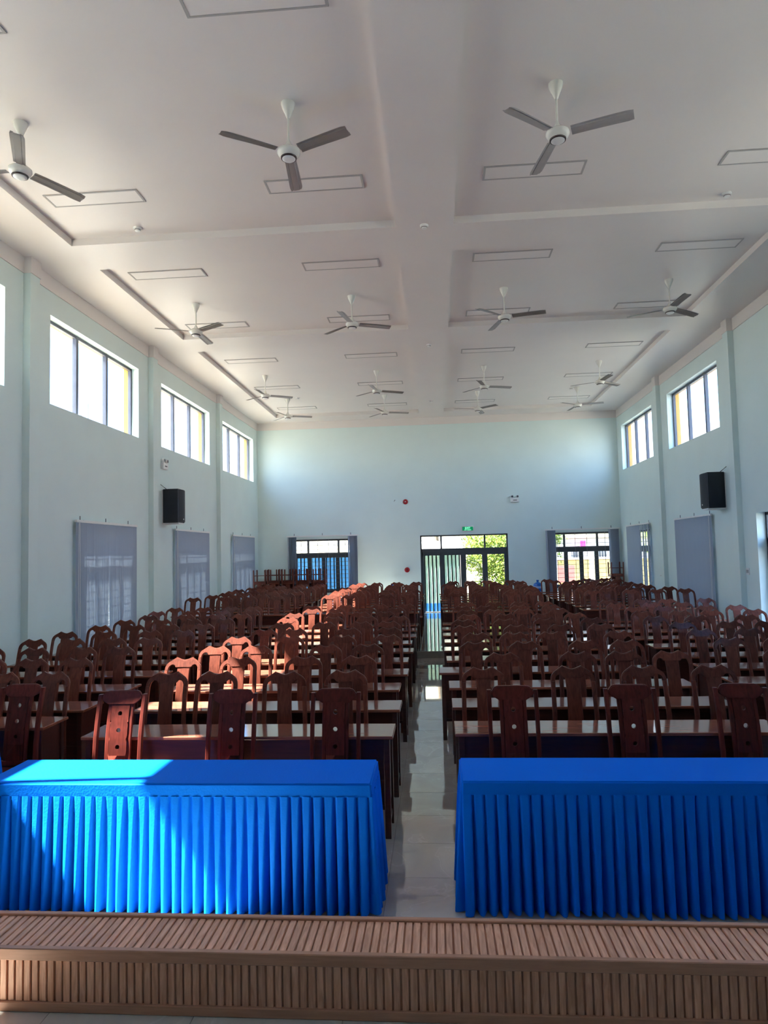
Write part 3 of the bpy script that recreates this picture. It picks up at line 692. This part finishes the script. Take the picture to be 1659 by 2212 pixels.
# ------------------------------------------------------------------ desks
DL, DD = 2.40, 0.385
def desk_meshes():
    hx = DL / 2
    top = boxmesh('desktop_wood', (-hx, hx, 0, DD, .725, .75), c=.004)
    legm = boxmesh('desk_wood', (-.022, .022, -.022, .022, 0, .726), c=.003)
    front = boxmesh('desk_wood', (-hx + .07, hx - .07, .045, .060, .21, .726))
    rail = boxmesh('desk_wood', (-hx + .07, hx - .07, .038, .064, .385, .420), (-hx + .07, hx - .07, .038, .064, .66, .726), (-hx + .07, hx - .07, .038, .064, .205, .235))
    side = boxmesh('desk_wood', (-.008, .008, .06, DD - .05, .21, .726))
    foot = boxmesh('desk_wood', (-.014, .014, .05, DD - .05, .085, .115))
    shelf = boxmesh('desk_wood', (-hx + .06, hx - .06, .06, DD - .06, .54, .555))
    return top, legm, front, rail, side, foot, shelf
DM = desk_meshes()
def desk(label, x0, y0, z, group):
    t = thing('wooden_desk', label, 'desk', (x0 + DL / 2, y0, z), rnd.uniform(-.004, .004), group); hx = DL / 2
    obj('desktop', DM[0], t); obj('front_panel', DM[2], t); obj('panel_rail', DM[3], t); obj('shelf', DM[6], t)
    for sx in (-1, 1):
        obj('side_panel', DM[4], t, (sx * (hx - .05), 0, 0)); obj('foot_rail', DM[5], t, (sx * (hx - .05), 0, 0))
        for y in (.045, DD - .045): obj('leg', DM[1], t, (sx * (hx - .05), y, 0))
    return t

# measured chair places: X of each chair, row by row, for the four blocks
A_, B_, C_, D_ = 'A', 'B', 'C', 'D'
FRONT = [
 dict(A=[-4.04, -3.56], B=[-2.43, -1.97, -1.31, -.81], C=[.38, 1.15, 1.75, 2.32], D=[]),
 dict(A=[-4.71, -4.25, -3.77], B=[-2.60, -2.03, -1.35, -.80], C=[.63, 1.37, 1.81, 2.27], D=[3.35]),
 dict(A=[-5.30, -4.76, -4.18, -3.70], B=[-2.55, -2.08, -1.28, -.80], C=[.41, .96, 1.62, 2.07], D=[3.22, 3.75]),
 dict(A=[-5.30, -4.78, -4.21, -3.74], B=[-2.55, -1.87, -1.20, -.63], C=[.48, .94, 1.40, 2.21], D=[3.23, 3.79, 4.4]),
 dict(A=[-5.34, -4.76, -4.10, -3.62], B=[-2.42, -1.99, -1.24, -.67], C=[.37, 1.07, 1.67, 2.20], D=[3.30, 3.93, 4.43, 5.05]),
 dict(A=[-5.27, -4.71, -4.16, -3.61], B=[-2.36, -1.71, -1.16, -.74], C=[.38, 1.00, 1.59, 2.28], D=[3.22, 3.80, 4.52, 5.1]),
 dict(A=[-5.26, -4.62, -4.12, -3.55], B=[-2.46, -1.71, -1.16, -.64], C=[.50, 1.09, 1.69, 2.2], D=[3.27, 3.86, 4.35, 5.02]),
 dict(A=[-5.22, -4.54, -3.98, -3.5], B=[-2.54, -1.82, -1.35, -.92], C=[.51, .99, 1.49, 2.1], D=[3.40, 3.90, 4.60, 5.1]),
 dict(A=[-5.43, -4.74, -4.15, -3.57], B=[-2.38, -1.92, -1.31, -.78], C=[.46, .90, 1.51, 2.10], D=[3.30, 3.95, 4.5]),
 dict(A=[-5.40, -4.80, -4.23, -3.76], B=[-2.54, -1.85, -1.15, -.63], C=[.59, 1.12, 1.63, 2.12], D=[3.37, 4.03, 4.51, 5.25]),
]
REAR = [
 dict(A=[-5.40, -4.69, -4.14, -3.53], B=[-2.35, -1.90, -1.10, -.62], C=[.41, .90, 1.58, 2.07], D=[3.30, 4.09, 4.64, 5.21]),
 dict(A=[-5.26, -4.70, -4.08, -3.47], B=[-2.34, -1.83, -1.21, -.69], C=[.47, 1.06, 1.74, 2.16], D=[3.26, 3.81, 4.43, 5.17]),
 dict(A=[-5.22, -4.74, -4.04, -3.43], B=[-2.40, -1.82, -1.20, -.57], C=[.49, 1.04, 1.68, 2.24], D=[3.30, 3.92, 4.37, 4.95]),
 dict(A=[-5.33, -4.77, -4.11, -3.65], B=[-2.34, -1.74, -1.16, -.67], C=[.53, 1.07, 1.71, 2.27], D=[3.22, 3.74, 4.39, 4.99]),
 dict(A=[-5.39, -4.77, -4.07, -3.47], B=[-2.47, -1.96, -1.22, -.70], C=[.36, 1.02, 1.71, 2.23], D=[3.40, 3.86, 4.34, 5.00]),
 dict(A=[-5.26, -4.67, -3.97, -3.47], B=[-2.34, -1.83, -1.25, -.78], C=[.30, .98, 1.62, 2.2], D=[3.61, 4.20, 4.75]),
 dict(A=[-5.2, -4.62, -4.05, -3.5], B=[-2.38, -1.80, -1.10, -.64], C=[.42, 1.0, 1.6, 2.40], D=[3.37, 4.0, 4.55, 5.16]),
 dict(A=[-5.16, -4.13, -3.60], B=[-2.30, -1.83, -1.23, -.63], C=[.49, 1.01, 1.49, 2.21], D=[3.3, 4.48, 5.0]),
]
PITCH = 0.86
BLK = {'A': ('by the three-blind wall', -5.61, 0.06), 'B': ('behind the sun-patched blue table', -2.775, 0.0), 'C': ('behind the shaded blue table', 0.085, 0.07), 'D': ('by the side-door wall', 2.90, 0.15)}
WALLSIDE = {'A': 'three-blind wall', 'B': 'aisle', 'C': 'aisle', 'D': 'side-door wall'}
def populate(rows, y0, z, raised):
    R = random.Random(21 + raised)
    for i, row in enumerate(rows):
        for bk, (where, bx0, dy) in BLK.items():
            xs = row[bk]
            if not xs: continue
            if raised: dy = 0.0
            if bk == 'A' and i == 0 and not raised: dy = 0.30
            yd = y0 + i * PITCH + dy
            ofs = R.uniform(-.03, .03)
            if bk == 'C' and i == 3 and not raised: ofs = -.09
            rowtxt = ('%s row on the raised floor' if raised else '%s row of the lower floor') % ORD[i]
            g = ('desks on the raised rear floor' if raised else 'desks on the lower floor')
            desk('brown wooden desk in the %s, %s' % (rowtxt, where), bx0 + ofs, yd, z, g)
            order = sorted(xs, key=lambda v: abs(v - (-0.14 if WALLSIDE[bk] == 'aisle' else (XL if bk == 'A' else XR))))
            for x in xs:
                q = ORD[order.index(x)] if len(xs) == 4 or WALLSIDE[bk] == 'aisle' else ORD[order.index(x)]
                lb = 'yoke-back chair %s from the %s, %s%s' % (q, WALLSIDE[bk], rowtxt, '' if bk in 'AD' else (', sun-patch side' if bk == 'B' else ', shaded-table side'))
                yy = yd + .603 + R.uniform(-.007, .007)
                if bk == 'A' and i == 0 and not raised: yy = yd + .372
                rz = max(-.028, min(.028, R.gauss(0, .016)))
                if not raised and i == 0 and bk == 'B' and abs(x + 1.31) < .01: yy -= .045; rz = .13
                if bk in 'AB' and dy < .3: rz += .02
                chair(lb, (x, yy, z), rz, 'yoke-back chairs on the raised rear floor' if raised else 'yoke-back chairs on the lower floor')
populate(FRONT, 5.13, 0.0, False)
populate(REAR, 14.02, ZR, True)

# spare chairs by the end wall: upright chairs carrying upside-down ones
def stack(x, y, lb, facing=0.0):
    chair('upright chair at the bottom of %s' % lb, (x, y, ZR), facing, 'spare chairs by the end wall')
    # upside down: seat lies on the crest rail below, legs in the air
    t = chair('upside-down chair on top of %s' % lb, (x, y + .16, ZR + HN + .452 - .004), 0, 'spare chairs by the end wall', rot=(math.pi, 0, facing))
    return t
for k, x in enumerate((-5.56, -5.12, -4.66, -4.19, -3.66)):
    stack(x, 21.22, 'the %s front-row spare stack from the three-blind wall' % ORD[k])
for k, x in enumerate((-5.32, -4.88, -4.42, -3.95)):
    stack(x, 21.80, 'the %s back-row spare stack from the three-blind wall' % ORD[k])
stack(5.58, 21.74, 'the lone spare stack by the side-door wall')

# ================================================================== CEILING THINGS
def blade_mesh():
    bm = bmesh.new(); L0, L1 = .13, .70; n = 12; rows = []
    for i in range(n + 1):
        u = i / n; x = L0 + (L1 - L0) * u; w_ = .055 + .012 * u
        if i == n: w_ *= .80
        if i == n - 1: w_ *= .98
        sec = [(-w_, .018), (-w_ * .62, .010), (-w_ * .55, .002), (w_ * .45, -.010), (w_ * .55, -.006), (w_, -.020)]
        rows.append([bm.verts.new((x, y, z - .01 * u * u)) for y, z in sec])
    for a, b in zip(rows, rows[1:]):
        for k in range(5): bm.faces.new((a[k], a[k + 1], b[k + 1], b[k]))
    bmesh.ops.solidify(bm, geom=bm.faces[:], thickness=.003); bmesh.ops.recalc_face_normals(bm, faces=bm.faces[:])
    return finish(bm, 'fan_grey', 35)
ME_BLADE = blade_mesh()
def lm(prof, mat, seg=28, **k):
    bm = bmesh.new(); lathe(bm, prof, seg, **k); return finish(bm, mat, 40)
FAN = [('canopy', lm([(.012, -.16), (.018, -.155), (.035, -.11), (.058, -.06), (.070, -.02), (.071, 0)], 'fan_white')),
       ('downrod', lm([(.011, -.45), (.011, -.14)], 'fan_white', 12)),
       ('motor_cover', lm([(.055, -.475), (.045, -.455), (.025, -.415), (.015, -.39), (.014, -.385)], 'fan_white')),
       ('motor_housing', lm([(.060, -.565), (.080, -.560), (.102, -.540), (.115, -.515), (.112, -.495), (.090, -.478), (.050, -.470)], 'fan_white', 36)),
       ('trim_ring', lm([(.060, -.578), (.077, -.576), (.081, -.565), (.070, -.560)], 'black_ring', 36)),
       ('bottom_cap', lm([(.030, -.592), (.052, -.590), (.066, -.580), (.066, -.570)], 'soft_white', 36))]
FX = [-4.17, -1.36, 1.29, 4.07]; FYS = [6.52, 11.70, 16.68, 19.30]
FANG = [[60, 95, 100, 20], [87, 20, 105, 34], [26, 22, 15, 37], [16, 13, 75, 100]]
for j, y in enumerate(FYS):
    for i, x in enumerate(FX):
        t = thing('ceiling_fan', 'white three-blade ceiling fan, %s row from stage, %s from three-blind wall' % (ORD[j], ORD[i]), 'ceiling fan', (x, y, ZCC), 0, 'ceiling fans')
        for nme, me in FAN: obj(nme, me, t)
        for k in range(3): obj('blade', ME_BLADE, t, (0, 0, -.505), (math.radians(5), 0, math.radians(FANG[j][i] + 120 * k)))
ME_LF = boxmesh('panel_frame', (-.60, .60, -.148, -.128, -.012, .004), (-.60, .60, .128, .148, -.012, .004), (-.60, -.575, -.128, .128, -.012, .004), (.575, .60, -.128, .128, -.012, .004), c=.002)
ME_LD = boxmesh('diffuser', (-.576, .576, -.129, .129, -.007, .003))
for j, y in enumerate((2.7, 5.20, 8.03, 10.38, 12.86, 15.33, 17.92, 20.55)):
    for i, x in enumerate((-4.15, -1.36, 1.29, 4.08)):
        t = thing('ceiling_light', 'unlit flat panel light, %s row from stage, %s from three-blind wall' % (ORD[j], ORD[i]), 'ceiling light', (x, y, ZCC), 0, 'flat ceiling panel lights')
        obj('frame', ME_LF, t); obj('diffuser', ME_LD, t)
SM = [('base', lm([(.052, -.022), (.058, -.014), (.058, 0)], 'soft_white', 24)), ('chamber', lm([(.022, -.050), (.036, -.046), (.040, -.024), (.040, -.02)], 'soft_white', 24)), ('vent_ring', lm([(.041, -.036), (.0415, -.030)], 'black_ring', 24))]
for k, (x, y, lb) in enumerate(((-3.96, 8.84, 'in the coffer edge nearest the stage, three-blind side'), (-.04, 9.05, 'on the central strip, first from the stage'), (3.87, 8.87, 'in the coffer edge nearest the stage, side-door side'), (-.03, 14.4, 'on the central strip, second from the stage'),
                                (-.02, 19.8, 'on the central strip, farthest from the stage'), (3.92, 19.35, 'near the last fan row, side-door side'), (-3.85, 19.2, 'near the last fan row, three-blind side'))):
    inside = any(a < y < b for a, b in COFF) and not (-.43 < x < .36)
    t = thing('smoke_detector', 'small white smoke detector %s' % lb, 'smoke detector', (x, y, ZCC if inside else ZC), 0, 'ceiling smoke detectors')
    for nme, me in SM: obj(nme, me, t)

# ================================================================== WALL THINGS
def speaker(side):
    s = 1 if side == 'L' else -1; xw = XL if side == 'L' else XR
    t = thing('wall_speaker', 'black wall loudspeaker on the %s wall' % ('three-blind' if side == 'L' else 'side-door'), 'speaker', (xw, 14.26, 2.84), group='wall loudspeakers')
    bm = bmesh.new()
    dep, wid, h = .44, .38, .76
    out = [(.02, .05), (.02, wid - .05), (.16, wid), (dep - .06, wid), (dep - .06, 0), (.16, 0)]
    vs = [bm.verts.new((s * x, y, .03)) for x, y in out]; f = bm.faces.new(vs); r = bmesh.ops.extrude_face_region(bm, geom=[f])
    for g in r['geom']:
        if isinstance(g, bmesh.types.BMVert): g.co.z = h
    bmesh.ops.recalc_face_normals(bm, faces=bm.faces[:]); bmesh.ops.bevel(bm, geom=bm.edges[:], offset=.008, segments=2, affect='EDGES')
    obj('cabinet', finish(bm, 'black_plastic', 40), t)
    bm = bmesh.new(); n = 8
    prof = [(dep - .062, .0)] + [(dep - .045 + .035 * math.sin(math.pi * i / n), .01 + (wid - .02) * i / n) for i in range(n + 1)] + [(dep - .062, wid)]
    vs = [bm.verts.new((s * x, y, .05)) for x, y in prof]; f = bm.faces.new(vs); r = bmesh.ops.extrude_face_region(bm, geom=[f])
    for g in r['geom']:
        if isinstance(g, bmesh.types.BMVert): g.co.z = h - .02
    bmesh.ops.recalc_face_normals(bm, faces=bm.faces[:]); obj('grille', finish(bm, 'black_grille', 40), t)
    obj('grille_trim', boxmesh('grey_alu', (s * (dep - .066), s * (dep - .052), -.004, .004, .04, h - .01)), t)
    obj('badge', boxmesh('soft_white', (s * (dep - .01), s * (dep - .004), wid * .45, wid * .52, .09, .12)), t)
    obj('wall_bracket', boxmesh('soft_white', (0, s * .03, .06, wid - .06, .02, h - .01), (0, s * (dep - .07), .05, wid - .05, 0, .03)), t)
    bm = bmesh.new(); tube(bm, [(0.0, -.02, h + .10), (s * .08, .05, h + .02), (s * .10, .10, h - .01)], .007, 6); obj('cable', finish(bm, 'black_plastic'), t)
speaker('L'); speaker('R')

def blind(name, label, axis, p, u0, u1, zt, zb, mode, group='vertical vane blinds'):
    """vertical vane blind: headrail, wall brackets, hanging vanes, cord. s points into the room."""
    s = {'XL': 1, 'XR': -1, 'Y': -1}[axis]
    t = thing(name, label, 'blind', group=group)
    def W(u, o, z): return (p + s * o, u, z) if axis[0] == 'X' else (u, p + s * o, z)
    def B(a, b, o0, o1, z0, z1):
        return (p + s * o0, p + s * o1, a, b, z0, z1) if axis[0] == 'X' else (a, b, p + s * o0, p + s * o1, z0, z1)
    obj('headrail', boxmesh('soft_white', B(u0 - .02, u1 + .02, .045, .085, zt - .012, zt + .028)), t)
    for q in (.10, .5, .90):
        u = u0 + (u1 - u0) * q; obj('bracket', boxmesh('grey_alu', B(u - .008, u + .008, 0, .008, zt + .01, zt + .10), B(u - .008, u + .008, 0, .07, zt + .022, zt + .032)), t)
    bm = bmesh.new(); R = random.Random(int(abs(u0 * 100)) + int(abs(p) * 10)); vw = .089
    def vane(u, ang, du_bot=0.0, wob=0.0):
        c_, s_ = math.cos(ang), math.sin(ang); pr = None
        for j in range(7):
            tt = j / 6; z = zt - .015 + (zb - zt + .015) * tt; uu = u + du_bot * tt ** 1.3 + wob * math.sin(tt * 5)
            ring = []
            for q in (-.5, 0, .5):
                ring.append(bm.verts.new(W(uu + c_ * vw * q, .065 + s_ * vw * q + (.004 if q == 0 else 0), z)))
            if pr:
                for k in range(2): bm.faces.new((pr[k], pr[k + 1], ring[k + 1], ring[k]))
            pr = ring
    n = max(1, round((u1 - u0) / .078))
    for k in range(n):
        u = u0 + .04 + (u1 - u0 - .08) * k / max(1, n - 1); q = (k + .5) / n
        if mode == 'closed': vane(u, .20 + R.uniform(-.03, .03))
        elif mode == 'split': vane(u, .22 + R.uniform(-.10, .10), (-.075 * max(0, 1 - abs(q - .5) * 5) if q < .5 else .075 * max(0, 1 - abs(q - .5) * 5)), R.uniform(-.006, .006))
        elif mode == 'near_gap': vane(u, .22 + R.uniform(-.04, .04), .012 if q > .5 else -.012)
        elif mode == 'open': vane(u, (-.27 if (q < .42 and k % 3 != 1) else (.0 if q < .42 else .25)) + R.uniform(-.03, .03), R.uniform(-.012, .012), R.uniform(-.006, .006))
    if mode == 'sides':
        for a0, a1, m in ((u0, u0 + .34, 9), (u1 - .34, u1, 9)):
            for k in range(m): vane(a0 + .04 + (a1 - a0 - .08) * k / (m - 1), 1.05 + R.uniform(-.15, .15), R.uniform(-.01, .01), R.uniform(-.008, .008))
    bmesh.ops.recalc_face_normals(bm, faces=bm.faces[:])
    v = obj('vanes', finish(bm, 'blind_fabric', 60), t); v['kind'] = 'stuff'
    bm = bmesh.new(); uc = u0 + .02
    tube(bm, [W(uc, .10, zt), W(uc - .01, .10, zt - 1.0), W(uc, .10, zb + .25), W(uc + .03, .10, zb + .2), W(uc + .05, .10, zb + .3), W(uc + .03, .10, zt)], .004, 5); obj('pull_cord', finish(bm, 'soft_white'), t)
    return t
ZB_ = .62
blind('vertical_blind', 'grey-blue vane blind split open at its middle, first on the three-blind wall', 'XL', XL, 10.68, 12.90, 2.74, ZB_, 'split')
blind('vertical_blind', 'closed grey-blue vane blind below the loudspeaker on the three-blind wall', 'XL', XL, 14.92, 17.18, 2.74, ZB_, 'closed')
blind('vertical_blind', 'grey-blue vane blind of the three-blind wall, next to the spare chairs', 'XL', XL, 19.25, 21.58, 2.72, ZB_, 'near_gap')
blind('vertical_blind', 'closed grey-blue vane blind below the loudspeaker on the side-door wall', 'XR', XR, 14.99, 17.20, 2.76, ZB_, 'closed')
blind('vertical_blind', 'half-open grey-blue vane blind on the side-door wall by the corner', 'XR', XR, 19.23, 21.45, 2.76, ZB_, 'open')
blind('vertical_blind', 'vane blind drawn aside at the end-wall window facing the blue fence', 'Y', YB, -4.90, -2.55, 2.72, ZB_, 'sides')
blind('vertical_blind', 'vane blind drawn aside at the end-wall window facing the yellow garden wall', 'Y', YB, 3.50, 5.82, 2.73, ZB_, 'sides')

def text_mesh(s, size, mat):
    c = bpy.data.curves.new('t', 'FONT'); c.body = s; c.size = size; c.align_x = 'CENTER'; c.align_y = 'CENTER'; c.extrude = .0012
    o = bpy.data.objects.new('t', c); COL.objects.link(o); dg = bpy.context.evaluated_depsgraph_get(); dg.update()
    me = bpy.data.meshes.new_from_object(o.evaluated_get(dg)); bpy.data.objects.remove(o); me.materials.clear(); me.materials.append(MATS[mat])
    return me
t = thing('exit_sign', 'green exit sign in a white case above the entrance door', 'sign', (1.04, YB, 2.845))
obj('case', boxmesh('soft_white', (-.195, .195, -.045, 0, -.085, .085), c=.006), t); obj('face', boxmesh('sign_green', (-.172, .172, -.050, -.044, -.062, .062)), t)
obj('lettering', text_mesh('EXIT', .085, 'sign_text'), t, (0, -.0515, .018), (math.pi / 2, 0, 0)); obj('lettering', text_mesh('LỐI THOÁT', .042, 'sign_text'), t, (0, -.0515, -.042), (math.pi / 2, 0, 0))
for z, lb in ((3.776, 'round red alarm bell high on the end wall'), (1.555, 'round red alarm call point beside the entrance door')):
    t = thing('alarm_bell', lb, 'alarm', (-.957, YB, z))
    obj('dome', lm([(.085, 0), (.085, -.03), (.075, -.05), (.045, -.062), (.012, -.066)], 'red_plastic', 28, axis='Y'), t); obj('hub', lm([(.018, -.06), (.018, -.072), (.010, -.074)], 'soft_white' if z > 2 else 'black_ring', 14, axis='Y'), t)
bm = bmesh.new(); tube(bm, [(-1.30, YB + .01, 3.85), (-1.30, YB - .02, 3.84), (-1.33, YB - .03, 3.80)], .008, 6); tag(obj('wire_stub', finish(bm, 'black_plastic')), 'short black wire end poking from the end wall by the bell', 'wire')
def emergency(loc, rz, lb):
    t = thing('emergency_light', lb, 'emergency light', loc, rz, 'twin-head emergency lights')
    obj('body', boxmesh('soft_white', (-.13, .13, -.07, 0, -.10, .04), c=.008), t); obj('label_strip', boxmesh('black_ring', (-.06, .06, -.073, -.069, -.045, -.025)), t)
    for sx in (-1, 1):
        h = obj('lamp_head', lm([(.040, 0), (.044, -.01), (.044, -.06), (.036, -.065)], 'soft_white', 20, axis='Y'), t, (sx * .085, -.01, .085)); obj('lens', lm([(.034, -.066), (.034, -.069)], 'window_dark', 20, axis='Y'), h)
emergency((2.584, YB, 3.76), 0, 'white twin-head emergency light on the end wall')
emergency((XL, 14.38, 4.14), math.pi / 2, 'white twin-head emergency light above the loudspeaker on the three-blind wall')
t = thing('switch_plate', 'white switch plate on the wall beside the side door', 'switch', (XR, 13.53, 1.60))
obj('plate', boxmesh('soft_white', (-.012, 0, -.065, .065, -.065, .065), c=.003), t)
for k in range(3): obj('rocker', boxmesh('panel_frame', (-.016, -.010, -.045 + k * .032, -.025 + k * .032, -.03, .03)), t)
t = thing('wall_socket', 'small grey socket low on the side-door wall', 'socket', (XR, 14.2, .72)); obj('plate', boxmesh('panel_frame', (-.012, 0, -.06, .06, -.06, .06), c=.003), t); obj('outlet', boxmesh('black_ring', (-.014, -.010, -.02, .02, -.015, .015)), t)
t = thing('wall_hook', 'tiny white hook on the side-door wall between the blinds', 'hook', (XR, 18.6, 1.35)); obj('peg', boxmesh('soft_white', (-.03, 0, -.012, .012, -.012, .012), c=.003), t)

# water jugs on small stands near the end wall
JP = [(0.10, 0), (.132, .008), (.135, .06), (.130, .085), (.135, .11), (.135, .22), (.130, .24), (.120, .275), (.075, .305), (.034, .318), (.030, .352), (.034, .355), (.034, .372)]
def jug(x, y, z, lb):
    s = thing('jug_stand', 'small wooden stand under %s' % lb, 'stand', (x, y, ZR))
    obj('top', boxmesh('desk_wood', (-.17, .17, -.17, .17, z - ZR - .025, z - ZR), c=.004), s)
    for sx in (-1, 1):
        for sy in (-1, 1): obj('leg', boxmesh('desk_wood', (sx * .145 - .016, sx * .145 + .016, sy * .145 - .016, sy * .145 + .016, 0, z - ZR - .02)), s)
    t = thing('water_jug', 'blue water jug standing %s' % ('between the entrance door and the garden-wall window' if x > 0 else 'between the red call point and the blue-fence window'), 'water jug', (x, y, z), group='blue water jugs')
    obj('body', lm(JP, 'jug_blue', 28), t); obj('label_band', lm([(.1362, .13), (.1362, .20)], 'jug_label', 28), t); obj('cap', lm([(.038, .350), (.040, .355), (.040, .385), (.036, .39)], 'jug_blue', 20), t)
jug(3.13, 21.7, .78, 'the jug near the garden-wall window'); jug(-1.42, 21.7, .76, 'the jug near the blue-fence window')
